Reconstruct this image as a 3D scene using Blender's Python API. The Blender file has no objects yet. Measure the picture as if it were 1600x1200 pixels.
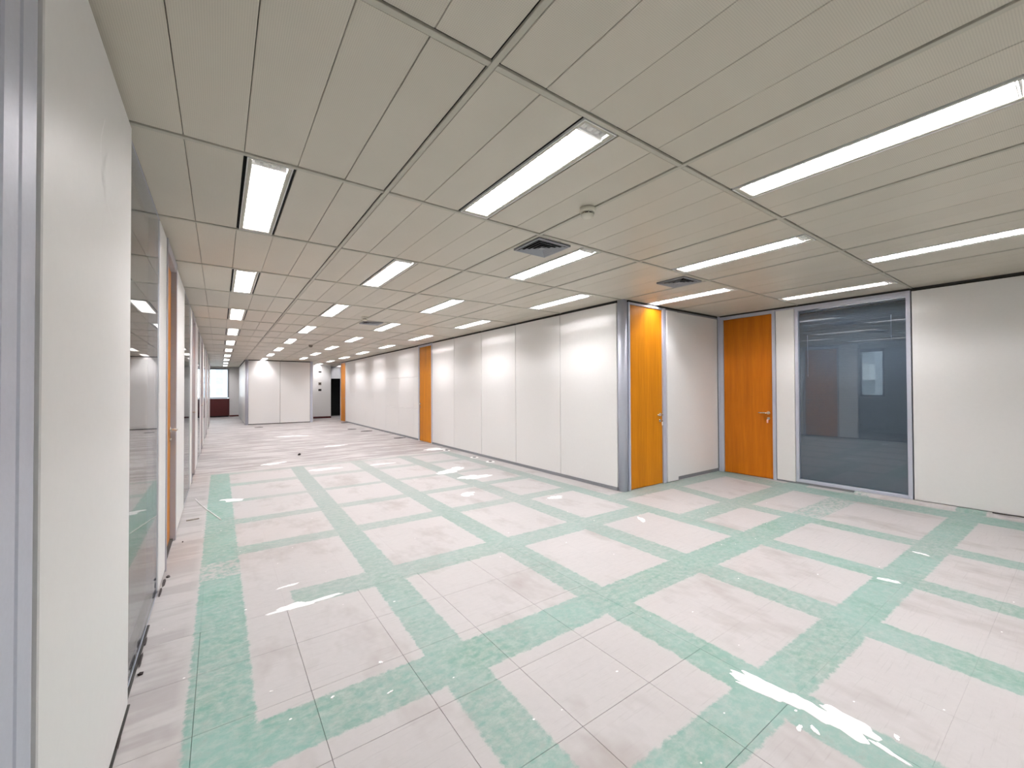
import bpy, bmesh, math, random
from mathutils import Matrix, Vector
random.seed(7)
S = bpy.context.scene
C = S.collection

# ------------------------------------------------------------------ camera
cam_d = bpy.data.cameras.new('camera')
cam = bpy.data.objects.new('camera', cam_d)
C.objects.link(cam)
right = Vector((0.816183, -0.577780, -0.003919))
fwd = Vector((0.577782, 0.816106, 0.011811))
up = Vector((-0.003626, -0.011904, 0.999923))
m = Matrix((right, up, -fwd)).transposed().to_4x4()
m.translation = Vector((-0.8166, -1.2672, 1.3763))
cam.matrix_world = m
cam_d.sensor_width = 36.0
cam_d.lens = 645.1 / 1600 * 36.0
cam_d.clip_start = 0.02
cam_d.clip_end = 300
S.camera = cam

# ------------------------------------------------------------------ world, exposure
W = bpy.data.worlds.new('overcast_sky')
S.world = W
W.use_nodes = True
bg = W.node_tree.nodes['Background']
bg.inputs[0].default_value = (0.86, 0.93, 1.0, 1)
bg.inputs[1].default_value = 6.0
S.view_settings.view_transform = 'Standard'
S.view_settings.look = 'None'
S.view_settings.gamma = 1.0
S.view_settings.use_curve_mapping = False
S.view_settings.exposure = 0.0
TUBE = 154.0          # radiance of the fluorescent tubes
cy = S.cycles
cy.max_bounces = 7
cy.diffuse_bounces = 4
cy.glossy_bounces = 4
cy.transparent_max_bounces = 24
cy.sample_clamp_indirect = 12
cy.use_denoising = True
cy.use_adaptive_sampling = True
cy.adaptive_threshold = 0.08
cy.adaptive_min_samples = 24

H = 2.5644           # ceiling height
G = 1.2              # planning grid of the ceiling and the partitions

# ------------------------------------------------------------------ materials
class NT:
    def __init__(s, name):
        s.m = bpy.data.materials.new(name)
        s.m.use_nodes = True
        s.t = s.m.node_tree
        s.t.nodes.clear()
        s.out = s.t.nodes.new('ShaderNodeOutputMaterial')
    def n(s, typ, **kw):
        nd = s.t.nodes.new(typ)
        for k, v in kw.items():
            setattr(nd, k, v)
        return nd
    def put(s, sock, v):
        if isinstance(v, bpy.types.NodeSocket):
            s.t.links.new(v, sock)
        elif v is not None:
            sock.default_value = v
    def math(s, op, a, b=None, c=None, clamp=False):
        nd = s.n('ShaderNodeMath', operation=op)
        nd.use_clamp = clamp
        s.put(nd.inputs[0], a)
        s.put(nd.inputs[1], b)
        s.put(nd.inputs[2], c)
        return nd.outputs[0]
    def mix(s, f, a, b):
        nd = s.n('ShaderNodeMix', data_type='RGBA')
        s.put(nd.inputs[0], f)
        s.put(nd.inputs[6], a if isinstance(a, bpy.types.NodeSocket) else (*a, 1))
        s.put(nd.inputs[7], b if isinstance(b, bpy.types.NodeSocket) else (*b, 1))
        return nd.outputs[2]
    def noise(s, vec, scale, detail=3, rough=0.55, dist=0.0):
        nd = s.n('ShaderNodeTexNoise')
        s.put(nd.inputs['Vector'], vec)
        nd.inputs['Scale'].default_value = scale
        nd.inputs['Detail'].default_value = detail
        nd.inputs['Roughness'].default_value = rough
        nd.inputs['Distortion'].default_value = dist
        return nd.outputs[0]
    def scaled(s, vec, sc, off=(0, 0, 0)):
        nd = s.n('ShaderNodeMapping')
        s.put(nd.inputs[0], vec)
        nd.inputs[1].default_value = off
        nd.inputs[3].default_value = sc
        return nd.outputs[0]
    def step(s, v, lo, hi, a=0.0, b=1.0):
        nd = s.n('ShaderNodeMapRange')
        s.put(nd.inputs[0], v)
        nd.inputs[1].default_value = lo
        nd.inputs[2].default_value = hi
        nd.inputs[3].default_value = a
        nd.inputs[4].default_value = b
        return nd.outputs[0]
    def pos(s):
        return s.n('ShaderNodeNewGeometry').outputs['Position']
    def obj(s):
        return s.n('ShaderNodeTexCoord').outputs['Object']
    def rand(s):
        return s.n('ShaderNodeObjectInfo').outputs['Random']
    def bsdf(s, col, rough=0.5, metal=0.0, spec=0.5, bump=None, bstr=0.1, bdist=0.01, coat=0.0):
        nd = s.n('ShaderNodeBsdfPrincipled')
        s.put(nd.inputs['Base Color'], col if isinstance(col, bpy.types.NodeSocket) else (*col, 1))
        s.put(nd.inputs['Roughness'], rough)
        nd.inputs['Metallic'].default_value = metal
        nd.inputs['Specular IOR Level'].default_value = spec
        nd.inputs['Coat Weight'].default_value = coat
        if bump is not None:
            b = s.n('ShaderNodeBump')
            b.inputs['Strength'].default_value = bstr
            b.inputs['Distance'].default_value = bdist
            s.put(b.inputs['Height'], bump)
            s.t.links.new(b.outputs[0], nd.inputs['Normal'])
        s.t.links.new(nd.outputs[0], s.out.inputs[0])
        return s.m

def mul(c, k):
    return tuple(min(1, x * k) for x in c)

def speckled(name, col, rough, var=0.06, scale=60, metal=0.0, spec=0.5, bstr=0.05, rnd=0.0):
    t = NT(name)
    nz = t.noise(t.obj(), scale, 2)
    c = t.mix(nz, mul(col, 1 - var), mul(col, 1 + var))
    if rnd:
        c = t.mix(t.math('MULTIPLY', t.rand(), rnd), c, mul(col, 0.72))
    return t.bsdf(c, rough, metal, spec, nz, bstr, 0.003)

M = {}
M['panel'] = speckled('white_laminate', (0.79, 0.785, 0.775), 0.42, 0.02, 30, rnd=0.08, bstr=0.03)
M['panel_back'] = speckled('plain_white_paint', (0.74, 0.73, 0.72), 0.6, 0.03, 12)
M['alu'] = speckled('anodised_aluminium', (0.52, 0.545, 0.635), 0.4, 0.05, 90, metal=0.2)
M['alu_dark'] = speckled('grey_aluminium_jamb', (0.42, 0.41, 0.45), 0.45, 0.05, 90, metal=0.0)
M['gap'] = speckled('dark_joint', (0.035, 0.034, 0.032), 0.9, 0.2, 30)
M['black'] = speckled('black_void', (0.006, 0.006, 0.006), 0.9, 0.2, 30)
M['plinth'] = speckled('grey_plinth', (0.23, 0.24, 0.26), 0.5, 0.1, 40, metal=0.2)
M['rail'] = speckled('beige_ceiling_rail', (0.50, 0.475, 0.40), 0.5, 0.05, 25)
M['white_metal'] = speckled('white_enamel', (0.80, 0.79, 0.77), 0.4, 0.02, 40)
M['plastic'] = speckled('cream_plastic', (0.68, 0.65, 0.55), 0.45, 0.03, 30)
M['chrome'] = speckled('brushed_steel', (0.70, 0.68, 0.64), 0.25, 0.05, 120, metal=0.9)
M['vent'] = speckled('grey_vent_metal', (0.30, 0.31, 0.335), 0.45, 0.06, 40)
M['red'] = speckled('dark_red_lacquer', (0.075, 0.008, 0.008), 0.45, 0.15, 14)
M['tag'] = speckled('pink_key_tag', (0.85, 0.52, 0.48), 0.5, 0.05, 30)
M['slate'] = speckled('slate_blind', (0.12, 0.138, 0.16), 0.55, 0.08, 20)
M['grey_wall'] = speckled('grey_paint', (0.28, 0.28, 0.29), 0.7, 0.05, 10)
M['bldg'] = speckled('facade_render', (0.45, 0.48, 0.50), 0.8, 0.1, 0.6)
M['bldg_light'] = speckled('white_balcony', (0.82, 0.82, 0.80), 0.7, 0.06, 0.8)
M['bldg_glass'] = speckled('dark_window', (0.28, 0.33, 0.38), 0.15, 0.1, 0.5)
M['debris'] = speckled('dark_rubber_crumb', (0.03, 0.022, 0.022), 0.85, 0.3, 60)
M['stick'] = speckled('grey_wood_strip', (0.20, 0.175, 0.14), 0.7, 0.2, 50)
M['scrap'] = speckled('white_scrap', (0.8, 0.79, 0.77), 0.6, 0.05, 30)
M['plaster'] = speckled('white_filler', (0.80, 0.80, 0.795), 0.6, 0.10, 35, bstr=0.2)
M['chalk'] = speckled('white_scratch', (0.95, 0.95, 0.95), 0.9, 0.02, 20)
M['ground'] = speckled('street_ground', (0.30, 0.30, 0.29), 0.9, 0.1, 0.2)

def ceiling_mat():
    t = NT('perforated_ceiling')
    p = t.pos()
    sx = t.n('ShaderNodeSeparateXYZ')
    t.put(sx.inputs[0], p)
    k = 2 * math.pi / 0.007
    hx = t.math('COSINE', t.math('MULTIPLY', sx.outputs[0], k))
    hy = t.math('COSINE', t.math('MULTIPLY', sx.outputs[1], k))
    hole = t.step(t.math('MULTIPLY', t.math('ADD', hx, 1.0), t.math('ADD', hy, 1.0)), 1.9, 3.0)
    big = t.noise(t.obj(), 2.2, 3)
    base = t.mix(big, (0.605, 0.555, 0.468), (0.665, 0.615, 0.525))
    base = t.mix(t.math('MULTIPLY', t.rand(), 0.16), base, (0.42, 0.39, 0.31))
    col = t.mix(t.math('MULTIPLY', hole, 0.26), base, (0.10, 0.09, 0.07))
    return t.bsdf(col, 0.42, 0.0, 0.35, hole, -0.05, 0.002)
M['ceiling'] = ceiling_mat()

def wood_mat(name, a, b):
    t = NT(name)
    v = t.scaled(t.obj(), (1, 1, 0.06))
    fine = t.noise(v, 38, 5, 0.6, 0.4)
    wide = t.noise(t.scaled(t.obj(), (1, 1, 0.05)), 9, 3, 0.5, 0.6)
    f = t.math('ADD', t.math('MULTIPLY', fine, 0.5), t.math('MULTIPLY', wide, 0.55))
    col = t.mix(t.step(f, 0.3, 0.75), a, b)
    return t.bsdf(col, 0.45, 0, 0.2, fine, 0.04, 0.002)
M['wood'] = wood_mat('orange_wood_veneer', (0.37, 0.125, 0.003), (0.60, 0.225, 0.006))
M['wood_dark'] = wood_mat('reddish_wood_veneer', (0.36, 0.095, 0.003), (0.56, 0.165, 0.005))

def glass_mat(name, tint, ior=1.5):
    t = NT(name)
    geo = t.n('ShaderNodeNewGeometry')
    i = t.step(geo.outputs['Backfacing'], 0, 1, ior, 1 / ior)
    fr = t.n('ShaderNodeFresnel')
    t.put(fr.inputs[0], i)
    tr = t.n('ShaderNodeBsdfTransparent')
    tr.inputs[0].default_value = (*tint, 1)
    gl = t.n('ShaderNodeBsdfGlossy')
    gl.inputs['Roughness'].default_value = 0.0
    mx = t.n('ShaderNodeMixShader')
    t.t.links.new(fr.outputs[0], mx.inputs[0])
    t.t.links.new(tr.outputs[0], mx.inputs[1])
    t.t.links.new(gl.outputs[0], mx.inputs[2])
    t.t.links.new(mx.outputs[0], t.out.inputs[0])
    return t.m
M['glass'] = glass_mat('clear_glass', (0.94, 0.96, 0.96))
M['glass_tint'] = glass_mat('grey_glass', (0.88, 0.93, 0.97), 1.7)

def emit_mat():
    t = NT('fluorescent_tube')
    e = t.n('ShaderNodeEmission')
    e.inputs[0].default_value = (1.0, 0.965, 0.985, 1)
    e.inputs[1].default_value = TUBE
    t.t.links.new(e.outputs[0], t.out.inputs[0])
    return t.m
M['tube'] = emit_mat()

# ---- floor: pale screed tiles with strips of old green adhesive
# strips running away from the camera (x0, x1, strength) and across it (y0, y1, strength)
STRIPS_Y = [(-0.93, -0.685, 1.0), (0.05, 0.27, 0.95), (1.12, 1.355, 0.92), (2.11, 2.355, 0.88),
            (3.07, 3.285, 0.92), (4.10, 4.32, 0.9), (5.46, 5.82, 1.0)]
STRIPS_XL = [(-1.52, -1.28, 0.9), (-0.495, -0.275, 0.95), (0.485, 0.745, 1.0), (1.66, 1.92, 0.85), (2.87, 3.08, 0.80),
             (3.83, 4.02, 0.76), (4.83, 4.97, 0.72), (5.86, 6.07, 0.68), (6.86, 7.02, 0.62)]
STRIPS_XR = [(-1.52, -1.28, 0.9), (-0.495, -0.275, 0.95), (0.485, 0.745, 0.9), (1.16, 1.42, 0.85), (2.16, 2.42, 1.0)]

def floor_mat():
    t = NT('stripped_floor')
    p = t.pos()
    se = t.n('ShaderNodeSeparateXYZ')
    t.put(se.inputs[0], p)
    X, Y = se.outputs[0], se.outputs[1]
    def tents(v, strips, lo, hi, reach=0.16):
        """look-up along one axis: red = 0.5 + signed depth inside the nearest strip (m), green = strength"""
        r = t.n('ShaderNodeValToRGB')
        r.color_ramp.interpolation = 'LINEAR'
        pts = []
        for q, (a, b, st) in enumerate(strips):
            if q and (a - strips[q - 1][1]) / 2 < reach:
                reach_l = (a - strips[q - 1][1]) / 2 - 0.001
            else:
                reach_l = reach
            pts += [(a - reach_l, 0.5 - reach_l, st), ((a + b) / 2, 0.5 + (b - a) / 2, st), (b + reach, 0.5 - reach, st)]
        pts.sort()
        el = r.color_ramp.elements
        while len(el) > 1:
            el.remove(el[-1])
        for q, (x, d, st) in enumerate(pts):
            e = el[0] if q == 0 else el.new((x - lo) / (hi - lo))
            e.position = (x - lo) / (hi - lo)
            e.color = (d, st, 0, 1)
        t.put(r.inputs[0], t.step(v, lo, hi))
        o = t.n('ShaderNodeSeparateColor')
        t.put(o.inputs[0], r.outputs[0])
        return t.math('SUBTRACT', o.outputs[0], 0.5), o.outputs[1]
    ed = t.n('ShaderNodeTexNoise')
    t.put(ed.inputs['Vector'], p)
    ed.inputs['Scale'].default_value = 24
    ed.inputs['Detail'].default_value = 6
    ed.inputs['Roughness'].default_value = 0.68
    rag = ed.outputs[0]
    edge = t.math('MULTIPLY_ADD', rag, 0.055, -0.0275)
    # the strips drift slightly to the right with distance, the one by the recess more so
    slope = t.step(X, 0.05, 2.2, 0.026, 0.003)
    slope = t.math('MULTIPLY', slope, t.step(X, -0.6, -0.3))
    drift = t.math('MULTIPLY', slope, t.math('SUBTRACT', Y, 0.6))
    drift = t.math('ADD', drift, t.math('MULTIPLY', t.math('GREATER_THAN', X, 3.6), t.step(Y, 1.25, 2.3, 0, 0.2)))
    dy_, sy_ = tents(t.math('SUBTRACT', X, drift), STRIPS_Y, -1.3, 6.3)
    yy = t.math('ADD', Y, t.math('MULTIPLY', X, 0.014))
    dl_, sl_ = tents(yy, STRIPS_XL, -1.8, 7.4)
    dr_, sr_ = tents(yy, STRIPS_XR, -1.8, 7.4)
    isr = t.math('GREATER_THAN', X, 3.29)
    # cross strips start at the left strip; the third starts farther in; the second ends in the recess
    limL = t.math('SUBTRACT', X, t.math('MULTIPLY_ADD', t.math('COMPARE', Y, 1.79, 0.25), 0.5, -0.92))
    limR = t.math('SUBTRACT', 4.3, X)
    limR = t.math('MAXIMUM', limR, t.math('GREATER_THAN', t.math('ABSOLUTE', t.math('SUBTRACT', Y, 0.615)), 0.25))
    dl_ = t.math('MINIMUM', dl_, limL)
    dr_ = t.math('MINIMUM', dr_, limR)
    mx = t.n('ShaderNodeMix')
    t.put(mx.inputs[0], isr); t.put(mx.inputs[2], dl_); t.put(mx.inputs[3], dr_)
    dx_ = mx.outputs[0]
    end = t.math('SUBTRACT', 7.02, Y)
    hole = t.math('SUBTRACT', t.math('ABSOLUTE', t.math('SUBTRACT', Y, 2.62)), 0.17)      # rubbed-out gap in the left strip
    hole = t.math('MAXIMUM', hole, t.math('GREATER_THAN', X, -0.5))
    dy_ = t.math('MINIMUM', t.math('MINIMUM', dy_, end), hole)
    sharp = 0.006
    ma = t.math('MULTIPLY', t.step(t.math('SUBTRACT', dy_, edge), -sharp, sharp), sy_)
    mb = t.math('MULTIPLY', t.step(t.math('SUBTRACT', dx_, edge), -sharp, sharp), sl_)
    mask = t.math('MAXIMUM', ma, mb)
    big = t.noise(p, 1.15, 2, 0.5)
    wear = t.noise(t.scaled(p, (1.2, 2.0, 0), (3, 1, 0)), 13, 4, 0.72)
    keep = t.step(t.math('MULTIPLY_ADD', big, 0.7, wear), 0.58, 1.0, 0.42, 1.0)
    mask = t.math('MULTIPLY', mask, keep, clamp=True)
    # bare screed
    base = t.mix(big, (0.364, 0.348, 0.342), (0.440, 0.424, 0.418))
    grain = t.noise(t.scaled(p, (4.0, 85.0, 0)), 1.0, 3, 0.65)
    base = t.mix(t.step(grain, 0.57, 0.76, 0, 0.36), base, (0.240, 0.220, 0.212))
    base = t.mix(t.step(rag, 0.35, 0.7, 0, 0.20), base, (0.496, 0.484, 0.480))
    stain = t.noise(t.scaled(p, (1.0, 0.55, 0), (9, 4, 0)), 2.1, 4, 0.66)
    base = t.mix(t.step(stain, 0.52, 0.68, 0, 0.7), base, (0.288, 0.256, 0.240))
    # glue bands left beyond the green grid and along the left partition
    ban = t.noise(t.scaled(p, (0.5, 3.0, 0), (1, 0, 0)), 1.6, 3, 0.62)
    zone = t.math('MAXIMUM', t.step(Y, 6.7, 7.3), t.step(X, -0.93, -0.98, 0.0, 0.5))
    base = t.mix(t.math('MULTIPLY', t.step(ban, 0.455, 0.54), t.math('MULTIPLY', zone, 0.85)), base, (0.232, 0.208, 0.204))
    # the green itself
    g = t.mix(t.step(big, 0.40, 0.60), (0.10, 0.255, 0.20), (0.185, 0.325, 0.28))
    g = t.mix(t.step(stain, 0.5, 0.36, 0, 0.75), g, (0.085, 0.245, 0.17))
    g = t.mix(t.step(wear, 0.45, 0.30, 0, 0.5), g, (0.072, 0.216, 0.144))
    g = t.mix(t.step(rag, 0.47, 0.66, 0, 0.6), g, (0.288, 0.376, 0.344))
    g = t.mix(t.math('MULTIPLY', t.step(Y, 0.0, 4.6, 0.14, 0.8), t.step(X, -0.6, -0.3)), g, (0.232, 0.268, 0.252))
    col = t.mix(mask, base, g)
    # splashes and crumbs of plaster
    vor = t.n('ShaderNodeTexVoronoi')
    t.put(vor.inputs['Vector'], t.scaled(p, (1, 1.5, 0)))
    vor.inputs['Scale'].default_value = 7.5
    vc = t.n('ShaderNodeSeparateXYZ')
    t.put(vc.inputs[0], vor.outputs['Color'])
    sp = t.math('MULTIPLY', t.step(t.math('MULTIPLY_ADD', rag, 0.12, vor.outputs['Distance']), 0.118, 0.10), t.math('GREATER_THAN', vc.outputs[0], 0.72))
    col = t.mix(sp, col, (0.80, 0.79, 0.78))
    hgt = t.math('MULTIPLY_ADD', mask, -0.25, t.math('MULTIPLY', grain, 0.5))
    return t.bsdf(col, 0.5, 0, 0.4, hgt, 0.12, 0.004)
M['floor'] = floor_mat()

# ------------------------------------------------------------------ mesh helpers
def box(bm, x0, x1, y0, y1, z0, z1):
    v = [bm.verts.new((x, y, z)) for z in (z0, z1) for y in (y0, y1) for x in (x0, x1)]
    for f in ((0, 2, 3, 1), (4, 5, 7, 6), (0, 1, 5, 4), (2, 6, 7, 3), (0, 4, 6, 2), (1, 3, 7, 5)):
        bm.faces.new([v[i] for i in f])
    return v

def cham(bm, x0, x1, y0, y1, z0, z1, c):
    b = bmesh.new()
    box(b, x0, x1, y0, y1, z0, z1)
    bmesh.ops.bevel(b, geom=b.edges[:], offset=c, segments=1, affect='EDGES')
    me = bpy.data.meshes.new('tmp')
    b.to_mesh(me)
    b.free()
    bm.from_mesh(me)
    bpy.data.meshes.remove(me)

def cyl(bm, p0, p1, r0, r1=None, seg=14, caps=True):
    r1 = r0 if r1 is None else r1
    p0, p1 = Vector(p0), Vector(p1)
    d = (p1 - p0).normalized()
    a = d.orthogonal().normalized()
    b = d.cross(a)
    A = [bm.verts.new(p0 + (a * math.cos(2 * math.pi * i / seg) + b * math.sin(2 * math.pi * i / seg)) * r0) for i in range(seg)]
    B = [bm.verts.new(p1 + (a * math.cos(2 * math.pi * i / seg) + b * math.sin(2 * math.pi * i / seg)) * r1) for i in range(seg)]
    for i in range(seg):
        f = bm.faces.new((A[i], A[(i + 1) % seg], B[(i + 1) % seg], B[i]))
        f.smooth = True
    if caps:
        bm.faces.new(A[::-1])
        bm.faces.new(B)

def lathe(bm, prof, seg=24, c=(0, 0)):
    rings = []
    for r, z in prof:
        rings.append([bm.verts.new((c[0] + r * math.cos(2 * math.pi * i / seg), c[1] + r * math.sin(2 * math.pi * i / seg), z)) for i in range(seg)])
    for a, b in zip(rings, rings[1:]):
        for i in range(seg):
            f = bm.faces.new((a[i], a[(i + 1) % seg], b[(i + 1) % seg], b[i]))
            f.smooth = True
    bm.faces.new(rings[0][::-1])
    bm.faces.new(rings[-1])

def mesh(name, bm, mat):
    bmesh.ops.recalc_face_normals(bm, faces=bm.faces[:])
    me = bpy.data.meshes.new(name)
    bm.to_mesh(me)
    bm.free()
    me.materials.append(M[mat])
    return me

def link(name, me, parent=None, loc=(0, 0, 0)):
    o = bpy.data.objects.new(name, me)
    C.objects.link(o)
    o.parent = parent
    o.location = loc
    return o

def obj(name, bm, mat, parent=None, loc=(0, 0, 0)):
    return link(name, mesh(name, bm, mat), parent, loc)

def bobj(name, b, mat, parent=None, c=0.0, loc=(0, 0, 0)):
    bm = bmesh.new()
    (cham(bm, *b, c) if c else box(bm, *b))
    return obj(name, bm, mat, parent, loc)

def empty(name, loc=(0, 0, 0), rz=0.0):
    o = bpy.data.objects.new(name, None)
    o.empty_display_size = 0.1
    C.objects.link(o)
    o.location = loc
    o.rotation_euler = (0, 0, rz)
    return o

def tag(o, label, cat, group=None):
    o['label'] = label
    o['category'] = cat
    if group:
        o['group'] = group
    return o

def struct(o):
    o['kind'] = 'structure'
    return o

R90 = math.pi / 2

# ------------------------------------------------------------------ floor
TP = 0.4325                                   # raised floor tile pitch
TX0, TY0 = -1.334, -1.3425                      # joints fall on x=-0.90, -0.47 ... y=-0.48, -0.045 ...
NX, NY = 17, 13
tx1, ty1 = TX0 + NX * TP, TY0 + NY * TP
bm = bmesh.new()
box(bm, TX0, tx1, TY0, ty1, -0.10, -0.02)       # under the tiles
box(bm, -4.0, 8.0, -4.0, TY0, -0.10, 0)
box(bm, -4.0, 8.0, ty1, 26.5, -0.10, 0)
box(bm, -4.0, TX0, TY0, ty1, -0.10, 0)
box(bm, tx1, 8.0, TY0, ty1, -0.10, 0)
floor = struct(obj('floor', bm, 'floor'))
def tile_mesh(g):
    bm = bmesh.new()
    cham(bm, -TP / 2 + g, TP / 2 - g, -TP / 2 + g, TP / 2 - g, -0.019, 0.0, 0.0012 if g > 0.0003 else 0.0004)
    return mesh('floor_tile', bm, 'floor')
tile_open, tile_tight = tile_mesh(0.0006), tile_mesh(0.0001)
for i in range(NX):
    for j in range(NY):
        x, y = TX0 + (i + 0.5) * TP, TY0 + (j + 0.5) * TP
        if x > 3.75 and y > 2.55:
            link('floor_tile', tile_tight, floor, (x, y, 0))
            continue
        link('floor_tile', tile_open if (x < 1.05 and y < 1.7) else tile_tight, floor, (x, y, 0))

# ------------------------------------------------------------------ ceiling
bm = bmesh.new()
box(bm, -4.0, 8.0, -4.0, 26.5, H + 0.16, H + 0.25)
ceiling = struct(obj('ceiling', bm, 'gap'))

def in_room(i, j):
    """is ceiling cell i (across), j (along) above the visible rooms?"""
    if i == -1: return -2 <= j <= 20
    if 0 <= i <= 1: return -2 <= j <= 14
    if i == 2: return -2 <= j <= 17
    if 3 <= i <= 4: return -2 <= j <= 1 or (i == 3 and 15 <= j <= 17)
    return False
def is_light(i, j):
    return (i + j) % 2 == 0 and in_room(i, j) and (j >= 0 or (j == -1 and i > 0) or (j == -2 and i in (0, 2)))

def panel_mesh(x0, x1):
    bm = bmesh.new()
    cham(bm, x0, x1, 0.019, G - 0.019, H + 0.005, H + 0.02, 0.002)
    return mesh('ceiling_panel', bm, 'ceiling')
SL = [(0.019, 0.2388), (0.2412, 0.4788), (0.4812, 0.7188), (0.7212, 0.9588), (0.9612, G - 0.019)]
pm = [panel_mesh(a, b) for a, b in SL]
far_bm = bmesh.new()
for i in range(-1, 5):
    for j in range(-2, 21):
        if not in_room(i, j):
            continue
        for k in range(5):
            if k == 2 and is_light(i, j):
                continue
            if j <= 8:
                link('ceiling_panel', pm[k], ceiling, (i * G, j * G, random.uniform(-0.0012, 0.0012)))
            else:
                box(far_bm, i * G + SL[k][0], i * G + SL[k][1], j * G + 0.019, (j + 1) * G - 0.019, H + 0.005, H + 0.018)
fp = obj('ceiling_panel_field', far_bm, 'ceiling', ceiling)
fp['kind'] = 'stuff'
# T-rails: long ones run away from the camera, cross ones sit between them
def rail(x0, x1, y0, y1):
    bm = bmesh.new()
    cham(bm, x0, x1, y0, y1, H - 0.001, H + 0.012, 0.0015)
    obj('ceiling_rail', bm, 'rail', ceiling)
for i in range(0, 5):
    y1 = 18.0 if i <= 2 else (18.0 if i == 3 else 2.35)
    rail(i * G - 0.0125, i * G + 0.0125, -2.4, y1 if i != 3 else 2.35)
cross_me = {}
for j in range(-1, 21):
    for i in range(-1, 5):
        if in_room(i, j) and in_room(i, j - 1):
            if 'r' not in cross_me:
                bm = bmesh.new()
                cham(bm, 0.0135, G - 0.0135, -0.0125, 0.0125, H - 0.001, H + 0.012, 0.0015)
                cross_me['r'] = mesh('ceiling_rail', bm, 'rail')
            link('ceiling_rail', cross_me['r'], ceiling, (i * G, j * G, 0))
# plain ceiling over the side rooms and the lobby
def plain(b):
    bobj('ceiling_board', b, 'panel_back', ceiling)
plain((-3.7, -1.24, -3.9, 26.4, H, H + 0.1))
plain((-1.2, 2.4, 25.0, 26.4, H, H + 0.1))
plain((6.0, 7.9, -3.9, 3.5, H, H + 0.1))

# ------------------------------------------------------------------ partition walls
class Wall:
    """local x runs along the wall, local -y points into the room"""
    def __init__(s, name, loc, rz):
        s.r = struct(empty(name, loc, rz))
    def panel(s, u0, u1, z0=0.045, z1=H - 0.03, out=0.0, th=0.06, mat='panel', name='wall_panel', gap=0.0055):
        return bobj(name, (u0 + gap, u1 - gap, -out, th, z0, z1), mat, s.r, 0.003)
    def post(s, u0, u1, z0=0.0, z1=H - 0.004, out=0.006, th=0.06, mat='alu', name='post'):
        return bobj(name, (u0, u1, -out, th, z0, z1), mat, s.r, 0.004)
    def core(s, u0, u1, z0=0.0, z1=H + 0.1, y0=0.03, y1=0.05, name='wall_core'):
        return bobj(name, (u0, u1, y0, y1, z0, z1), 'gap', s.r)
    def track(s, u0, u1, z0, z1, out=0.004, mat='alu', name='track'):
        return bobj(name, (u0, u1, -out, 0.06, z0, z1), mat, s.r, 0.002)

def lever(parent, u, z, side, key=None):
    """lever handle in door-local space, grip pointing towards side (+1/-1)"""
    bm = bmesh.new()
    cyl(bm, (u, 0.0, z), (u, -0.010, z), 0.024, seg=18)
    cyl(bm, (u, -0.008, z), (u, -0.052, z), 0.009, seg=12)
    cyl(bm, (u, -0.046, z), (u + side * 0.03, -0.052, z), 0.0095, seg=12)
    cyl(bm, (u + side * 0.025, -0.052, z), (u + side * 0.125, -0.050, z), 0.009, 0.008, seg=12)
    h = obj('door_handle', bm, 'chrome', parent)
    bm = bmesh.new()
    cyl(bm, (u, 0.0, z - 0.085), (u, -0.008, z - 0.085), 0.022, seg=18)
    cyl(bm, (u, -0.006, z - 0.085), (u, -0.014, z - 0.085), 0.009, seg=12)
    obj('lock_cylinder', bm, 'chrome', h)
    if key:
        bm = bmesh.new()
        box(bm, u - 0.0015, u + 0.0015, -0.034, -0.012, z - 0.089, z - 0.081)
        cyl(bm, (u - 0.0015, -0.040, z - 0.087), (u + 0.0015, -0.040, z - 0.087), 0.011, seg=14)
        k = obj('key', bm, 'chrome', h)
        bm = bmesh.new()
        cham(bm, u - 0.011, u + 0.011, -0.044, -0.039, z - 0.15, z - 0.098, 0.002)
        kt = obj('key_tag', bm, key, h)

def door(n, wall, u0, u1, fl, fr, hinge, label, recess=0.012, mat='wood', jamb='alu', top=2.495, zc=1.0, key=None, bottom=0.008):
    """leaf from u0 to u1 in the wall's local space, frame widths fl / fr"""
    d = struct(empty('door_%d' % n, wall.r.location, wall.r.rotation_euler[2]))
    d['label'] = label
    leaf = bobj('door_leaf', (u0 + 0.003, u1 - 0.003, recess, recess + 0.04, bottom, top - 0.003), mat, d, 0.002)
    for a, b in ((u0 - fl, u0), (u1, u1 + fr)):
        if b > a:
            bobj('door_jamb', (a, b, -0.008, 0.06, 0.0, H - 0.02), jamb, d, 0.003)
    bobj('door_head', (u0, u1, -0.006, 0.06, top, H - 0.02), jamb, d, 0.003)
    # stop strips around the leaf
    bm = bmesh.new()
    box(bm, u0, u0 + 0.012, recess + 0.041, 0.058, 0, top)
    box(bm, u1 - 0.012, u1, recess + 0.041, 0.058, 0, top)
    box(bm, u0 + 0.012, u1 - 0.012, recess + 0.041, 0.058, top - 0.012, top)
    box(bm, u0 + 0.012, u1 - 0.012, recess + 0.045, 0.056, 0, top - 0.012)
    obj('door_stop', bm, 'gap', d)
    hu = u1 - 0.06 if hinge == 0 else u0 + 0.06
    # handle sits on the leaf face: shift by recess
    lev_parent = leaf
    lever_at(lev_parent, hu, recess, zc, -1 if hinge == 0 else 1, key)
    return d

def lever_at(parent, u, y, z, side, key):
    before = set(bpy.data.objects)
    lever(parent, u, z, side, key)
    for o in set(bpy.data.objects) - before:
        if o.parent == parent:
            o.location = (0, y, 0)

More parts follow.
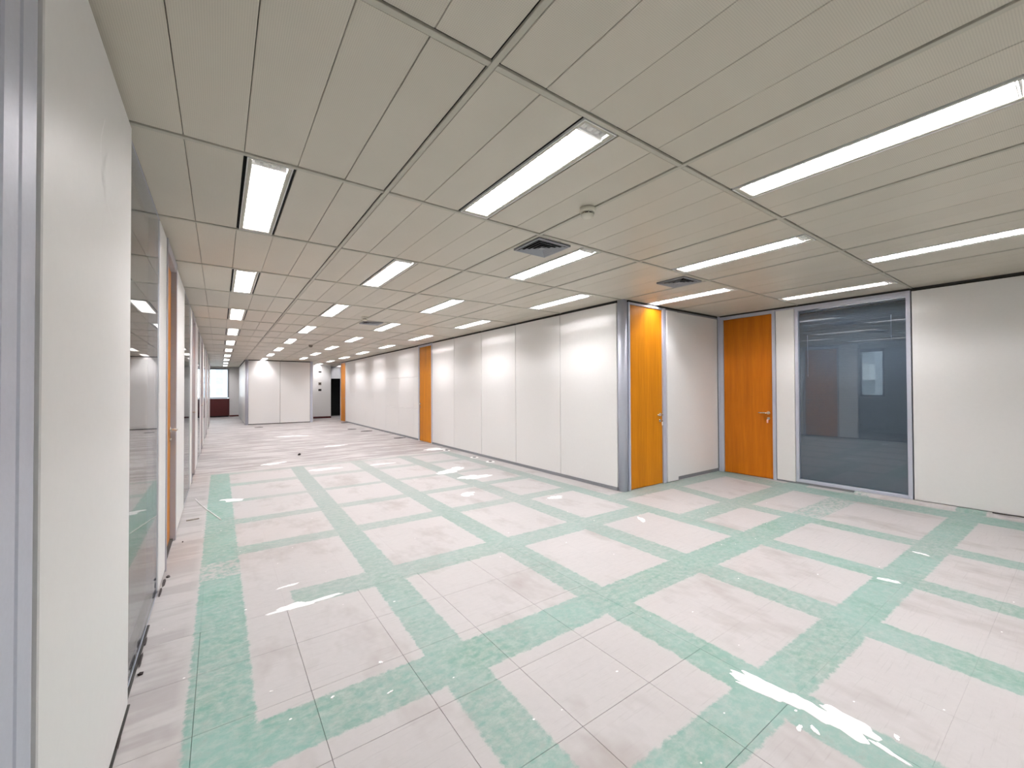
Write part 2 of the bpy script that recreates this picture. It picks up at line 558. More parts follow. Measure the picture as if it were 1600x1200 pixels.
def glazing(n, wall, u0, u1, z0, z1, label, fw=0.04, depth=0.02, mat='glass', pane_th=0.008, out=0.006):
    w = struct(empty('window_%d' % n, wall.r.location, wall.r.rotation_euler[2]))
    w['label'] = label
    if fw:
        for b in ((u0, u0 + fw, z0, z1), (u1 - fw, u1, z0, z1)):
            bobj('window_frame', (b[0], b[1], -out, 0.06, b[2], b[3]), 'alu', w, 0.003)
        for b in ((z0, z0 + fw), (z1 - fw, z1)):
            bobj('window_frame', (u0 + fw, u1 - fw, -out, 0.06, b[0], b[1]), 'alu', w, 0.003)
    bobj('window_pane', (u0 + fw + 0.001, u1 - fw - 0.001, depth, depth + pane_th, z0 + fw + 0.001, z1 - fw - 0.001), mat, w)
    return w

TOP = H - 0.03
# ---- left partition, its face at x = -1.15
XW = -1.15
wl = Wall('wall_left', (XW, 0, 0), R90)
wl.track(-2.4, 19.9, H - 0.032, H + 0.02, out=-0.012, mat='alu_dark', name='head_track')
wl.track(-2.4, 19.9, 0.0, 0.022, out=-0.012, mat='gap', name='floor_track')
wl.core(-2.4, -1.2)
wl.panel(-2.4, -1.2, 0.02)
wl.panel(-1.2, -0.115, 0.02); wl.core(-1.2, 1.18)
wl.post(-0.112, -0.034); wl.post(-0.024, 0.062)
wl.panel(0.07, 1.185, 0.012, out=0.012)
wl.track(0.07, 1.19, 0.0, 0.005, out=0.019, mat='gap', name='gasket')
wl.track(1.2, 1.95, 0.0, 0.004, out=0.005, mat='gap', name='gasket')
bm = bmesh.new()
P = [(0.665, -0.0122, 2.298), (0.612, -0.0122, 2.214), (0.605, -0.0122, 2.152), (0.635, -0.0122, 2.09), (0.704, -0.0122, 2.031), (0.81, -0.0122, 1.988)]
for a, b in zip(P, P[1:]):
    v = [bm.verts.new((q[0] + d, -0.0126, q[2])) for q, d in ((a, -0.0022), (a, 0.0022), (b, 0.0022), (b, -0.0022))]
    bm.faces.new(v)
obj('scratch', bm, 'chalk', wl.r)
nd, nw = 1, 1
ORD = ['first', 'second', 'third', 'fourth', 'fifth', 'sixth']
for q, y0 in enumerate((1.2, 4.8, 8.4, 12.0, 15.6)):
    glazing(nw, wl, y0, y0 + 1.185, 0.012, TOP, 'frameless reflecting glass pane in the left partition, %s from the camera' % ORD[q], fw=0.004, depth=0.006, out=-0.005)
    nw += 1
    s1 = y0 + 1.62
    wl.panel(y0 + 1.2, s1, 0.02); wl.core(y0 + 1.21, s1 - 0.01)
    door(nd, wl, s1 + 0.03, y0 + 2.42, 0.028, 0.05, 0, 'orange wooden door set back in the left partition, %s from the camera' % ORD[q],
         recess=0.034 if q == 0 else 0.045, jamb='alu_dark' if q else 'alu_dark', top=2.46, zc=1.02)
    nd += 1
    e = y0 + 3.6 if q < 4 else 19.8
    wl.panel(y0 + 2.475, e, 0.02); wl.core(y0 + 2.48, e - 0.01)
wl.post(19.8, 19.92, mat='alu_dark')

# ---- long white partition on the right of the aisle, face at x = 3.559 (local x = -y)
wm = Wall('wall_aisle', (3.559, 0, 0), -R90)
wm.core(-17.15, -9.28); wm.core(-8.44, -2.42)
ys = [2.46, 3.6, 4.8, 6.0, 7.2, 8.395]
for a, b in zip(ys, ys[1:]):
    wm.panel(-b, -a)
for a, b in ((9.29, 9.6), (9.6, 10.8), (10.8, 12.0)):
    for z0, z1 in ((0.045, 0.846), (0.846, 1.716), (1.716, TOP)):
        wm.panel(-b, -a, z0 + 0.002, z1 - 0.002, gap=0.0015 if a < 10.8 else 0.002)
for a, b in ((12.0, 13.2), (13.2, 14.4), (14.4, 15.6), (15.6, 16.4), (16.4, 17.14)):
    wm.panel(-b, -a, gap=0.003 if a in (12.0, 15.6) else 0.0015)
wm.track(-8.40, -2.46, 0.0, 0.045, out=0.010, mat='plinth', name='plinth')
wm.track(-17.14, -9.29, 0.0, 0.045, out=0.010, mat='plinth', name='plinth')
wm.track(-18.1, -2.46, H - 0.028, H + 0.02, out=-0.014, mat='gap', name='head_track')
door(nd, wm, -9.22, -8.45, 0.055, 0.055, 1, 'orange wooden door midway along the long white partition', mat='wood', zc=0.99); nd += 1
door(nd, wm, -18.06, -17.20, 0.05, 0.05, 0, 'narrow-looking orange wooden door at the far end of the white partition', mat='wood', top=2.53); nd += 1
# rounded corner post
bm = bmesh.new()
cyl(bm, (3.622, 2.418, 0.0), (3.622, 2.418, H + 0.03), 0.064, seg=32)
cp = obj('corner_post', bm, 'alu')
struct(cp); cp.name = 'trim_1'

# ---- short face with door, facing the camera, y = 2.359
wf = Wall('wall_return', (0, 2.359, 0), 0.0)
wf.core(4.56, 5.95)
door(nd, wf, 3.705, 4.432, 0.035, 0.07, 0, 'bright orange door beside the rounded corner post', mat='wood', zc=0.995, key='scrap', top=2.515); nd += 1
wf.panel(4.512, 4.785, 0.01, H - 0.045, out=0.018)
wf.panel(4.79, 5.955, 0.05, H - 0.04, out=-0.006)
wf.track(4.79, 5.955, 0.0, 0.05, out=-0.008, mat='plinth', name='plinth')
wf.track(3.68, 5.955, H - 0.022, H + 0.02, out=-0.002, mat='gap', name='head_track')
wf.track(4.505, 5.955, H - 0.045, H - 0.022, out=0.0, mat='plinth', name='head_track')

# ---- right partition with door and glazing, face at x = 5.959 (local x = -y)
wr = Wall('wall_right', (5.959, 0, 0), -R90)
door(nd, wr, -2.268, -1.535, 0.055, 0.045, 0, 'reddish orange door in the inner corner with a pink key tag', mat='wood_dark', zc=0.998, key='tag'); nd += 1
wr.post(-2.358, -2.324)
wr.panel(-1.488, -1.235, 0.022, H - 0.045); wr.core(-1.48, -1.24)
g = glazing(nw, wr, -1.232, -0.006, 0.03, H - 0.045, 'tall dark glazed panel with closed slate blinds in the right partition', fw=0.042, depth=0.012, mat='glass_tint'); nw += 1
wr.panel(0.0, 1.2, 0.035, H - 0.035); wr.panel(1.2, 2.4, 0.035, H - 0.035); wr.core(0.01, 2.4)
wr.track(-1.49, 2.4, 0.0, 0.028, out=-0.004, mat='plinth', name='plinth')
wr.track(-2.36, 2.4, H - 0.024, H + 0.02, out=-0.006, mat='gap', name='head_track')
wr.track(-2.36, -0.006, H - 0.045, H - 0.022, out=0.002, mat='alu', name='head_track')
# venetian blind behind the glass (part of the glazed panel)
b0, b1 = -1.188, -0.050
bobj('blind_headrail', (b0, b1, 0.030, 0.055, H - 0.125, H - 0.09), 'slate', g, 0.003)
bm = bmesh.new()
z = 0.10
while z < H - 0.13:
    a = math.radians(66)
    w = 0.0135
    dy, dz = math.cos(a) * w, math.sin(a) * w
    v = [bm.verts.new(p) for p in ((b0, 0.042 - dy, z - dz), (b1, 0.042 - dy, z - dz), (b1, 0.042 + dy, z + dz), (b0, 0.042 + dy, z + dz))]
    v2 = [bm.verts.new(p.co + Vector((0, 0.0008, -0.0004))) for p in v]
    bm.faces.new(v); bm.faces.new(v2[::-1])
    for i in range(4):
        bm.faces.new((v[i], v2[i], v2[(i + 1) % 4], v[(i + 1) % 4]))
    z += 0.0225
sl = obj('blind_slats', bm, 'slate', g)
sl['kind'] = 'stuff'
bobj('blind_bottom_rail', (b0, b1, 0.033, 0.052, 0.078, 0.092), 'slate', g, 0.002)
for u, z0, z1 in ((-1.082, 1.56, 2.12), (-0.188, 2.02, 2.28)):
    bm = bmesh.new()
    cyl(bm, (u, 0.0245, z0), (u, 0.0245, z1), 0.0022, seg=8)
    cyl(bm, (u, 0.0245, z0 - 0.03), (u, 0.0245, z0), 0.003, seg=8)
    obj('blind_wand', bm, 'alu', g)

# ---- far block facing the camera, y = 17.96
we = Wall('wall_far', (0, 17.96, 0), 0.0)
we.core(0.06, 2.36)
we.panel(0.10, 1.2, 0.03); we.panel(1.2, 2.315, 0.03)
we.post(2.32, 2.41)
we.track(0.08, 2.4, H - 0.028, H + 0.02, out=-0.01, mat='gap', name='head_track')
we.track(0.10, 2.32, 0.0, 0.03, out=-0.004, mat='gap', name='floor_track')
bm = bmesh.new()
cyl(bm, (0.055, 18.015, 0.0), (0.055, 18.015, H + 0.02), 0.06, seg=24)
o = struct(obj('trim_2', bm, 'alu'))
wn = Wall('wall_far_side', (0.0, 0, 0), -R90)
for a, b in ((18.08, 19.2), (19.2, 20.4), (20.4, 21.6), (21.6, 22.8), (22.8, 24.6)):
    wn.panel(-b, -a, 0.03)
wn.track(-24.6, -18.08, H - 0.028, H + 0.02, out=-0.01, mat='gap', name='head_track')
bobj('wall_lobby_side', (2.38, 2.44, 18.03, 20.4, 0, H + 0.1), 'panel_back')['kind'] = 'structure'
# lobby
wlob = Wall('wall_lobby', (0, 20.2, 0), 0.0)
wlob.panel(2.44, 3.60, 0.09, H + 0.05, th=0.2, mat='panel')
struct(bobj('baseboard_lobby', (2.44, 3.60, 20.193, 20.3, 0.0, 0.09), 'red', None, 0.003))
wl2 = Wall('wall_lobby_back', (0, 21.7, 0), 0.0)
wl2.panel(2.44, 6.0, 1.95, H + 0.1, mat='grey_wall', th=0.1)
wl2.panel(2.44, 3.6, 0.0, 1.95, mat='grey_wall', th=0.1)
wl2.panel(5.2, 6.0, 0.0, 1.95, mat='grey_wall', th=0.1)
bm = bmesh.new()
box(bm, 3.4, 5.4, 22.6, 22.7, 0, 2.2); box(bm, 3.4, 3.5, 21.81, 22.6, 0, 2.2); box(bm, 5.3, 5.4, 21.81, 22.6, 0, 2.2)
box(bm, 3.4, 5.4, 21.81, 22.7, 2.2, 2.3); box(bm, 3.6, 5.2, 21.81, 22.6, 0.0, 0.004)
struct(obj('wall_dark_room', bm, 'black'))  # room surfaces coloured black to stand for the darkness of the unlit interior
struct(bobj('wall_lobby_right', (5.0, 5.1, 17.9, 21.7, 0, H + 0.1), 'grey_wall'))
struct(bobj('wall_lobby_front', (3.63, 5.1, 18.12, 18.2, 0, H + 0.1), 'panel_back'))
# far end wall with the window, y = 24.6
wz = Wall('wall_end', (0, 24.6, 0), 0.0)
wz.panel(-0.42, 0.02, 0.075, H + 0.05, mat='panel_back', gap=0)
wz.panel(-3.7, -1.42, 0.0, H + 0.05, mat='panel_back', gap=0)
wz.panel(-1.42, -0.42, 2.475, H + 0.05, mat='panel_back', gap=0)
struct(bobj('baseboard_end', (-0.41, 0.0, 24.585, 24.66, 0.0, 0.075), 'red', None, 0.003))
w = struct(empty('window_%d' % nw, (0, 24.6, 0))); nw += 1
w['label'] = 'bright daylight window at the far end above a dark red panel'
for b in ((-1.42, -1.36, 0.98, 2.475), (-0.49, -0.42, 0.98, 2.475)):
    bobj('window_frame', (b[0], b[1], -0.02, 0.06, b[2], b[3]), 'plinth', w, 0.003)
for b in ((0.95, 1.0), (2.42, 2.475)):
    bobj('window_frame', (-1.36, -0.49, -0.02, 0.06, b[0], b[1]), 'plinth', w, 0.003)
bobj('window_pane', (-1.36, -0.49, 0.02, 0.026, 1.0, 2.42), 'glass', w)
rc = empty('radiator_cover', (-0.9, 24.58, 0))
tag(rc, 'dark red cabinet panel under the bright far window', 'radiator cover')
bobj('front_panel', (-0.50, 0.49, -0.10, 0.01, 0.06, 0.915), 'red', rc, 0.004)
bobj('top_board', (-0.51, 0.50, -0.12, 0.01, 0.915, 0.94), 'red', rc, 0.004)
bobj('toe_kick', (-0.49, 0.48, -0.07, 0.01, 0.0, 0.06), 'black', rc)

# ---- outer shell behind the camera, on the left rooms and behind the right partition
wb = Wall('wall_back', (0, -2.4, 0), math.pi)
for k in range(-5, 1):
    wb.panel(k * G, (k + 1) * G, 0.03)
wb.core(-6.1, 1.3)
# facade of the left rooms with daylight windows
wfc = Wall('wall_facade', (-3.6, 0, 0), R90)
prev = -4.0
for k in range(4):
    y0 = 2.40 + 2.4 * k
    wfc.panel(prev, y0, 0.0, H + 0.05, th=0.15, mat='panel_back', gap=0)
    wfc.panel(y0, y0 + 0.58, 0.0, 1.10, th=0.15, mat='panel_back', gap=0)
    w = struct(empty('window_%d' % nw, (-3.6, 0, 0), R90)); nw += 1
    w['label'] = 'outer window of the side office behind the left glass'
    for b in ((y0, y0 + 0.045, 1.1, H), (y0 + 0.535, y0 + 0.58, 1.1, H)):
        bobj('window_frame', (b[0], b[1], -0.01, 0.06, b[2], b[3]), 'plinth', w)
    bobj('window_frame', (y0 + 0.045, y0 + 0.535, -0.01, 0.06, 1.1, 1.145), 'plinth', w)
    bobj('window_frame', (y0 + 0.045, y0 + 0.535, -0.01, 0.06, H - 0.09, H), 'plinth', w)
    bobj('window_pane', (y0 + 0.045, y0 + 0.535, 0.02, 0.026, 1.145, H - 0.09), 'glass', w)
    prev = y0 + 0.58
wfc.panel(prev, 26.4, 0.0, H + 0.05, th=0.15, mat='panel_back', gap=0)
struct(bobj('wall_office_front', (-3.6, -1.22, -2.5, -2.4, 0, H + 0.1), 'panel_back'))
struct(bobj('wall_office_end', (-3.6, -1.22, 19.85, 19.95, 0, H + 0.1), 'panel_back'))
struct(bobj('wall_rear_room', (7.4, 7.5, -2.5, 3.0, 0, H + 0.1), 'grey_wall'))
struct(bobj('wall_rear_room_end', (6.05, 7.4, 2.5, 2.6, 0, H + 0.1), 'grey_wall'))
struct(bobj('wall_rear_room_front', (6.05, 7.4, -2.5, -2.4, 0, H + 0.1), 'grey_wall'))

# ------------------------------------------------------------------ recessed fluorescent lights
def light_meshes():
    d = {}
    x = 0.12                                    # local: x 0..0.24 across, y 0..1.2 along, z from the ceiling plane
    bm = bmesh.new()                            # housing: reflector tray above the louvre
    box(bm, 0.015, 0.225, 0.02, 1.18, 0.095, 0.10)
    box(bm, 0.015, 0.020, 0.02, 1.18, 0.0, 0.095)
    box(bm, 0.220, 0.225, 0.02, 1.18, 0.0, 0.095)
    box(bm, 0.020, 0.220, 0.02, 0.025, 0.0, 0.095)
    box(bm, 0.020, 0.220, 1.175, 1.18, 0.0, 0.095)
    d['housing'] = mesh('housing', bm, 'white_metal')
    bm = bmesh.new()                            # face frame
    box(bm, 0.0205, 0.037, 0.026, 1.174, 0.004, 0.010)
    box(bm, 0.203, 0.2195, 0.026, 1.174, 0.004, 0.010)
    box(bm, 0.037, 0.203, 1.150, 1.174, 0.004, 0.010)
    box(bm, 0.037, 0.203, 0.026, 0.040, 0.004, 0.010)
    d['frame'] = mesh('frame', bm, 'rail')
    bm = bmesh.new()                            # dark air slots on both sides
    box(bm, 0.0035, 0.0145, 0.02, 1.18, 0.012, 0.016)
    box(bm, 0.2255, 0.2365, 0.02, 1.18, 0.012, 0.016)
    d['air_slot'] = mesh('air_slot', bm, 'black')
    bm = bmesh.new()                            # parabolic louvre
    y0, y1 = 0.10, 1.148
    for a, b in ((0.038, 0.0405), (0.119, 0.121), (0.1995, 0.202)):
        box(bm, a, b, y0, y1, 0.006, 0.030)
    n = 16
    for i in range(n + 1):
        yy = y0 + (y1 - y0 - 0.0025) * i / n
        box(bm, 0.0405, 0.1188, yy, yy + 0.0025, 0.008, 0.030)
        box(bm, 0.1212, 0.1995, yy, yy + 0.0025, 0.008, 0.030)
    d['louvre'] = mesh('louvre', bm, 'white_metal')
    bm = bmesh.new()                            # lamp holders at the open end
    box(bm, 0.040, 0.200, 0.044, 0.050, 0.012, 0.06)
    for xx in (0.060, 0.100, 0.140, 0.180):
        cham(bm, xx - 0.012, xx + 0.012, 0.052, 0.082, 0.010, 0.06, 0.003)
    box(bm, 0.040, 0.200, 0.090, 0.094, 0.010, 0.070)
    d['lamp_holder'] = mesh('lamp_holder', bm, 'white_metal')
    for nme, xx in (('a', 0.079), ('b', 0.161)):
        bm = bmesh.new()
        cyl(bm, (xx, 0.098, 0.052), (xx, 1.16, 0.052), 0.013, seg=8, caps=False)
        d['tube_' + nme] = mesh('tube', bm, 'tube')
    return d
LM = light_meshes()
def place_light(i, j, label, group='recessed fluorescent ceiling lights'):
    r = empty('ceiling_light', (i * G + 0.48, j * G, H))
    tag(r, label, 'light', group)
    for k in ('housing', 'frame', 'air_slot', 'louvre'):
        o = link(k, LM[k], r)
        if k == 'housing':
            for q in ('lamp_holder', 'tube_a', 'tube_b'):
                link(q.split('_a')[0].split('_b')[0], LM[q], o)
NTH = ['nearest', 'second', 'third', 'fourth', 'fifth', 'sixth', 'seventh', 'eighth', 'ninth', 'tenth', 'eleventh']
COL = {-1: 'the column of ceiling lights beside the left glass partition',
       0: 'the second column of ceiling lights from the left partition',
       1: 'the third column of ceiling lights from the left partition',
       2: 'the column of ceiling lights next to the long white partition'}
for i in (-1, 0, 1, 2):
    k = 0
    for j in range(-2, 21):
        if not is_light(i, j) or (i == 2 and j > 14):
            continue
        if j == -2:  # unseen lamps added behind the view to brighten the near end of the room
            place_light(i, j, 'unseen ceiling light added behind the viewpoint over the %s half of the room' % ('left' if i == 0 else 'right'))
            continue
        place_light(i, j, ('%s light in %s' % (NTH[k], COL[i])) if k == 0 else ('%s nearest light in %s' % (NTH[k], COL[i])))
        k += 1
place_light(3, -1, 'thin bright ceiling light cut by the right picture edge above the blank panel')
place_light(3, 1, 'ceiling light directly above the orange door at the rounded corner')
place_light(4, 0, 'ceiling light along the head of the dark glazed panel')
place_light(2, 16, 'unseen ceiling light added to brighten the lobby behind the far white block')  # hidden lamp, added so the lobby wall comes out bright
place_light(3, 17, 'small distant ceiling light over the dark doorway at the far end')

# ------------------------------------------------------------------ ceiling vents
def vent(x, y, label, s=0.34):
    r = empty('ceiling_vent', (x, y, H))
    tag(r, label, 'vent', 'square ceiling air diffusers')
    h = s / 2
    def ring(a, b, za, zb, t=0.003):
        """square cone ring from half size a at za to half size b at zb"""
        bm = bmesh.new()
        o = [[bm.verts.new((sx * q, sy * q, z)) for sx, sy in ((-1, -1), (1, -1), (1, 1), (-1, 1))] for q, z in ((a, za), (b, zb), (b - t, zb), (a - t, za))]
        for p in range(4):
            for i in range(4):
                bm.faces.new((o[p][i], o[p][(i + 1) % 4], o[(p + 1) % 4][(i + 1) % 4], o[(p + 1) % 4][i]))
        return bm
    bobj('backing', (-h, h, -h, h, 0.0015, 0.0035), 'black', r)
    bm = bmesh.new()
    for b in ((-h, h, -h, -h + 0.016), (-h, h, h - 0.016, h), (-h, -h + 0.016, -h + 0.016, h - 0.016), (h - 0.016, h, -h + 0.016, h - 0.016)):
        cham(bm, b[0], b[1], b[2], b[3], -0.012, 0.001, 0.002)
    obj('frame', bm, 'vent', r)
    for q in (0.148, 0.116, 0.084, 0.052):
        obj('blade', ring(q * s / 0.34, (q - 0.022) * s / 0.34, -0.014, -0.001), 'vent', r)
    bobj('centre_plate', (-0.026, 0.026, -0.026, 0.026, -0.012, -0.009), 'vent', r)
vent(1.392, 1.41, 'square grey air diffuser beside the ceiling light ahead of the smoke detector')
vent(3.37, 1.41, 'square grey air diffuser in front of the orange corner door')
vent(1.39, 6.20, 'small distant square air diffuser in the middle of the aisle ceiling', 0.33)

# ------------------------------------------------------------------ smoke detectors
def detector(x, y, label, mat='plastic', s=1.0):
    r = empty('smoke_detector', (x, y, H))
    tag(r, label, 'smoke detector', 'ceiling smoke detectors')
    bm = bmesh.new()
    lathe(bm, [(0.050 * s, 0.004), (0.052 * s, -0.004), (0.052 * s, -0.020), (0.046 * s, -0.028)], 32)
    base = obj('base', bm, mat, r)
    bm = bmesh.new()
    lathe(bm, [(0.030 * s, -0.027), (0.029 * s, -0.040)], 32)
    obj('chamber', bm, 'black', base)
    bm = bmesh.new()
    lathe(bm, [(0.043 * s, -0.039), (0.043 * s, -0.044), (0.034 * s, -0.056), (0.020 * s, -0.060)], 32)
    cap = obj('cap', bm, mat, r)
    bm = bmesh.new()
    for k in range(8):
        a = k * math.pi / 4 + 0.2
        cyl(bm, (0.038 * s * math.cos(a), 0.038 * s * math.sin(a), -0.027), (0.038 * s * math.cos(a), 0.038 * s * math.sin(a), -0.040), 0.004 * s, seg=6)
    obj('vane', bm, mat, cap)
detector(1.165, 0.66, 'cream round smoke detector on the ceiling near the large middle light')
detector(1.13, 5.66, 'cream smoke detector on the ceiling beside the distant air diffuser')
detector(1.16, 10.8, 'brownish smoke detector far down the aisle ceiling', 'stick')

# ------------------------------------------------------------------ wall fittings on the lobby wall
for z, hh, lab, mt in ((2.225, 0.07, 'small black box high on the cream lobby wall', 'black'),
                       (1.66, 0.13, 'brownish square plate in the middle of the cream lobby wall', 'stick'),
                       (1.36, 0.10, 'small black switch, lowest on the cream lobby wall', 'black')):
    r = tag(empty('wall_switch', (3.10, 20.2, z)), lab, 'switch', 'switches on the lobby wall')
    bobj('plate', (-0.065, 0.065, -0.012, 0.0, -hh / 2, hh / 2), mt, r, 0.003)
    bobj('button', (-0.03, 0.03, -0.018, -0.012, -hh / 4, hh / 4), 'debris', r, 0.002)

# ------------------------------------------------------------------ odds and ends on the floor
def crumb(seed, sx, sy, sz):
    rr = random.Random(seed)
    bm = bmesh.new()
    bmesh.ops.create_icosphere(bm, subdivisions=1, radius=1)
    for v in bm.verts:
        k = rr.uniform(0.65, 1.15)
        v.co = Vector((v.co.x * sx * k, v.co.y * sy * k, max(0, (v.co.z + 0.55)) * sz * k))
    return bm
spots = [(-1.134, 0.95, 0.006, 0.06), (-1.126, 1.42, 0.014, 0.014), (-1.140, 1.55, 0.006, 0.09), (-1.141, 1.75, 0.005, 0.07),
         (-1.140, 2.42, 0.008, 0.10), (-1.136, 2.58, 0.010, 0.08), (-1.122, 2.69, 0.016, 0.022), (-1.085, 3.52, 0.008, 0.012)]
LB = ['dark crumb of rubber at the foot of the near white panel', 'largest dark crumb at the foot of the first glass pane',
      'thin dark crumb just past the near panel under the first glass', 'dark crumb midway under the first glass pane',
      'long dark scrap at the far end of the first glass pane', 'dark scrap in front of the narrow white strip by the left door',
      'last dark scrap before the open reveal of the left door', 'tiny black crumb in front of the left door jamb']
for k, (x, y, a, b) in enumerate(spots):
    o = obj('rubber_crumb', crumb(k, a, b, 0.010), 'debris', None, (x, y, 0.0))
    tag(o, LB[k], 'debris', 'dark scraps along the left partition')
bm = bmesh.new()
cham(bm, -0.055, 0.055, -0.012, 0.012, 0.0, 0.008, 0.002)
cyl(bm, (-0.04, -0.004, 0.008), (-0.04, -0.004, 0.010), 0.003, seg=8)
o = obj('wood_offcut', bm, 'stick', None, (-1.045, 4.28, 0.0)); o.rotation_euler[2] = 0.15
tag(o, 'short flat wood offcut on the floor beside the left partition', 'offcut')
bm = bmesh.new()
P = [Vector((-0.80, 4.10, 0.004)), Vector((-0.92, 4.6, 0.004)), Vector((-1.02, 5.05, 0.004)), Vector((-1.06, 5.3, 0.004))]
for a, b in zip(P, P[1:]):
    cyl(bm, a, b, 0.005, seg=8)
o = obj('thin_cord', bm, 'scrap')
tag(o, 'thin pale cord lying aslant by the left partition', 'cord')
# floor outlets: white-edged holes along the long partition
for k, (x, y, lab) in enumerate(((3.36, 5.35, 'nearest small floor outlet ring beside the long white partition'),
                                 (3.36, 5.95, 'second small floor outlet ring beside the long white partition'),
                                 (3.34, 7.15, 'third floor outlet ring just before the partition door'),
                                 )):
    r = tag(empty('floor_outlet', (x, y, 0)), lab, 'outlet', 'floor outlets by the long partition')
    bm = bmesh.new()
    lathe(bm, [(0.085, 0.0), (0.08, 0.006), (0.05, 0.008)], 20)
    obj('ring', bm, 'scrap', r)
    bm = bmesh.new()
    lathe(bm, [(0.038, 0.0081), (0.036, 0.011)], 16)
    obj('hole_cap', bm, 'black', r)
for k, (x, y, a, lab) in enumerate(((3.35, 10.1, 0.24, 'dark torn scrap on the floor past the partition door'),
                                    (3.15, 12.6, 0.22, 'dark torn scrap farther along the white partition'),
                                    (2.95, 13.6, 0.20, 'small dark scrap near the far end of the white partition'),
                                    (3.40, 16.6, 0.18, 'farthest dark scrap at the foot of the white partition'),
                                    (0.55, 8.4, 0.035, 'lone small dark lump in the middle of the far floor'),
                                    (0.35, 16.4, 0.16, 'flat dark scrap in front of the far white block'))):
    o = obj('dark_scrap', crumb(50 + k, a, a * 0.35, 0.012 if k != 4 else 0.03), 'debris', None, (x, y, 0.0))
    tag(o, lab, 'debris', 'dark scraps on the far floor')
# smears of white filler, thin raised patches on the tiles: x, y, half length, half width, angle (degrees)
DABS = [(1.235, -0.36, 0.13, 0.052, 93), (1.255, -0.52, 0.15, 0.045, 86), (1.285, -0.66, 0.12, 0.055, 78), (1.21, -0.42, 0.12, 0.03, 100),
        (1.14, -0.60, 0.022, 0.011, 60), (1.10, -0.56, 0.02, 0.010, 20), (1.25, -0.80, 0.06, 0.012, 75), (1.36, -0.80, 0.016, 0.009, 40),
        (-0.36, 1.68, 0.17, 0.030, 3), (-0.44, 1.70, 0.08, 0.035, 12), (-0.42, 2.02, 0.06, 0.016, 10),
        (-0.68, 4.98, 0.13, 0.07, -20), (3.08, -0.40, 0.05, 0.03, -60), (3.92, -0.42, 0.05, 0.02, 80),
        (2.45, 4.37, 0.26, 0.13, 0), (2.35, 5.02, 0.26, 0.14, 10), (2.55, 5.15, 0.16, 0.09, 20), (1.84, 3.50, 0.12, 0.08, 20),
        (2.66, 2.70, 0.09, 0.07, 0), (2.80, 1.50, 0.10, 0.025, 60), (0.68, 6.45, 0.30, 0.08, 0), (1.62, 6.35, 0.2, 0.06, 0),
        (1.5, 9.5, 0.3, 0.08, 10), (0.9, 12.5, 0.35, 0.16, 0), (0.0, 7.6, 0.2, 0.10, 15), (3.2, 7.5, 0.25, 0.16, 0),
        (-0.62, 0.92, 0.007, 0.005, 10), (-0.18, 0.60, 0.014, 0.005, 20),
        (-0.40, 0.72, 0.010, 0.005, 10), (-0.15, 0.83, 0.010, 0.009, 0)]
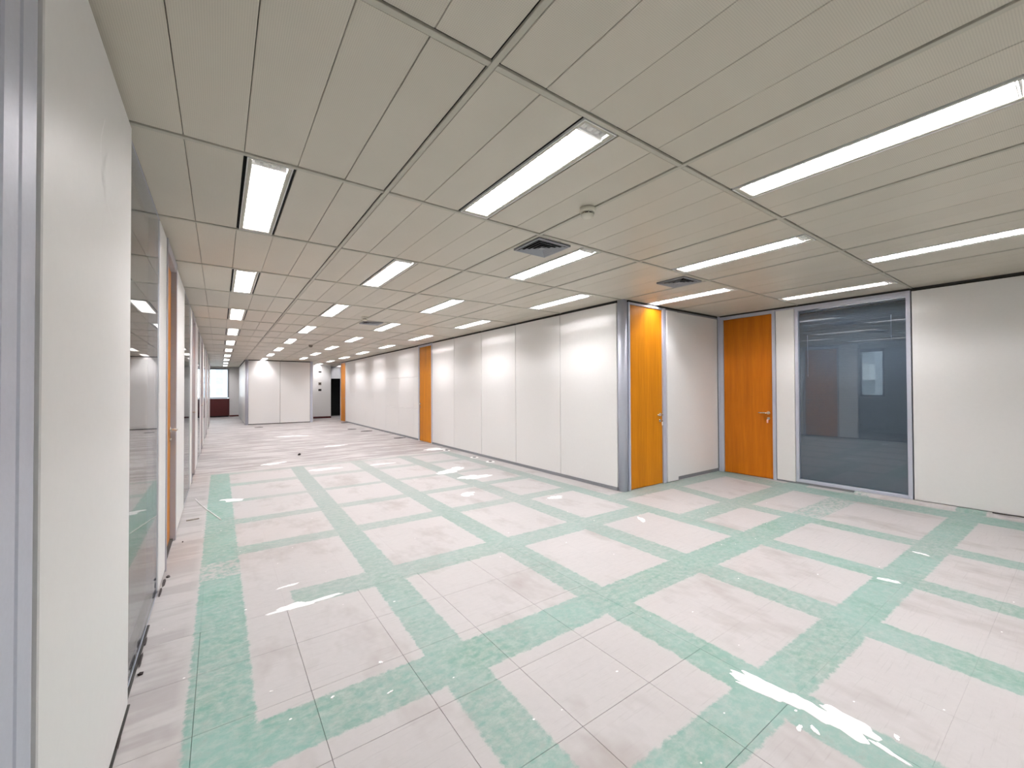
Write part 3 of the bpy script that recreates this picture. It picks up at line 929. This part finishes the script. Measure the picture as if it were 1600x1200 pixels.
for k, (x, y, L, w, ang) in enumerate(DABS):
    rr = random.Random(200 + k)
    n = 56
    ph = [(rr.uniform(0, 6.28), rr.uniform(0.3, 1.0)) for _ in range(14)]
    ca, sa = math.cos(math.radians(ang)), math.sin(math.radians(ang))
    bm = bmesh.new()
    rings = []
    for zz, kk in ((-0.001, 1.0), (0.0022, 0.94)):
        ring = []
        for i in range(n):
            a = 2 * math.pi * i / n
            rad = 1 + sum(0.36 / (q + 1.1) * amp * math.sin((q + 2) * a + f) for q, (f, amp) in enumerate(ph))
            u, v = math.cos(a) * rad * L * kk, math.sin(a) * rad * w * kk
            ring.append(bm.verts.new((u * ca - v * sa, u * sa + v * ca, zz + k * 0.00002)))
        rings.append(ring)
    for i in range(n):
        bm.faces.new((rings[0][i], rings[0][(i + 1) % n], rings[1][(i + 1) % n], rings[1][i]))
    bm.faces.new(rings[1])
    obj('plaster_smear', bm, 'plaster', floor, (x, y, 0))
# cable channel at the foot of the right partition
bm = bmesh.new()
pr = [(5.945, 0.0), (5.945, 0.034), (5.91, 0.034), (5.875, 0.020), (5.862, 0.0)]
A = [bm.verts.new((x, 0.55, z)) for x, z in pr]
B = [bm.verts.new((x, -2.38, z)) for x, z in pr]
for i in range(5):
    bm.faces.new((A[i], A[(i + 1) % 5], B[(i + 1) % 5], B[i]))
bm.faces.new(A); bm.faces.new(B[::-1])
o = obj('cable_channel', bm, 'floor')
tag(o, 'low paint-stained cable channel along the foot of the right partition', 'cable channel')
bm = bmesh.new()
P = [(5.90, -0.62, 0.040), (5.885, -0.72, 0.044), (5.89, -0.80, 0.046), (5.90, -0.90, 0.042)]
for a, b in zip(P, P[1:]):
    cyl(bm, a, b, 0.006, seg=8)
o = obj('loose_cable', bm, 'debris')
tag(o, 'short black cable end on the channel below the blank right panel', 'cable')

# ------------------------------------------------------------------ outside
def building(x, y, w, d, h, floors, face, label):
    r = empty('apartment_building', (x, y, -12))
    tag(r, label, 'building')
    bobj('wall', (-w / 2, w / 2, -d / 2, d / 2, 0, h), 'bldg', r)
    for f in range(floors):
        z = 2 + f * (h - 3) / floors
        if face == 'x':
            bobj('balcony', (w / 2, w / 2 + 1.2, -d / 2, d * 0.1, z, z + 1.0), 'bldg_light', r)
            for q in range(3):
                yy = -d / 2 + (q + 0.7) * d / 4
                bobj('window', (w / 2 - 0.1, w / 2 + 0.05, yy, yy + 1.3, z + 1.1, z + 2.3), 'bldg_glass', r)
        else:
            for q in range(4):
                xx = -w / 2 + (q + 0.3) * w / 4
                bobj('window', (xx, xx + w / 7, -d / 2 - 0.05, -d / 2 + 0.1, z, z + 1.6), 'bldg_glass', r)
building(-26, 11.5, 8, 9, 22, 8, 'x', 'apartment block with white balconies seen outside the side office')
building(-2.2, 120, 9, 7, 26, 9, 'y', 'pale tower standing outside the far window')
struct(bobj('ground', (-80, 60, -40, 140, -12.3, -12.0), 'ground'))
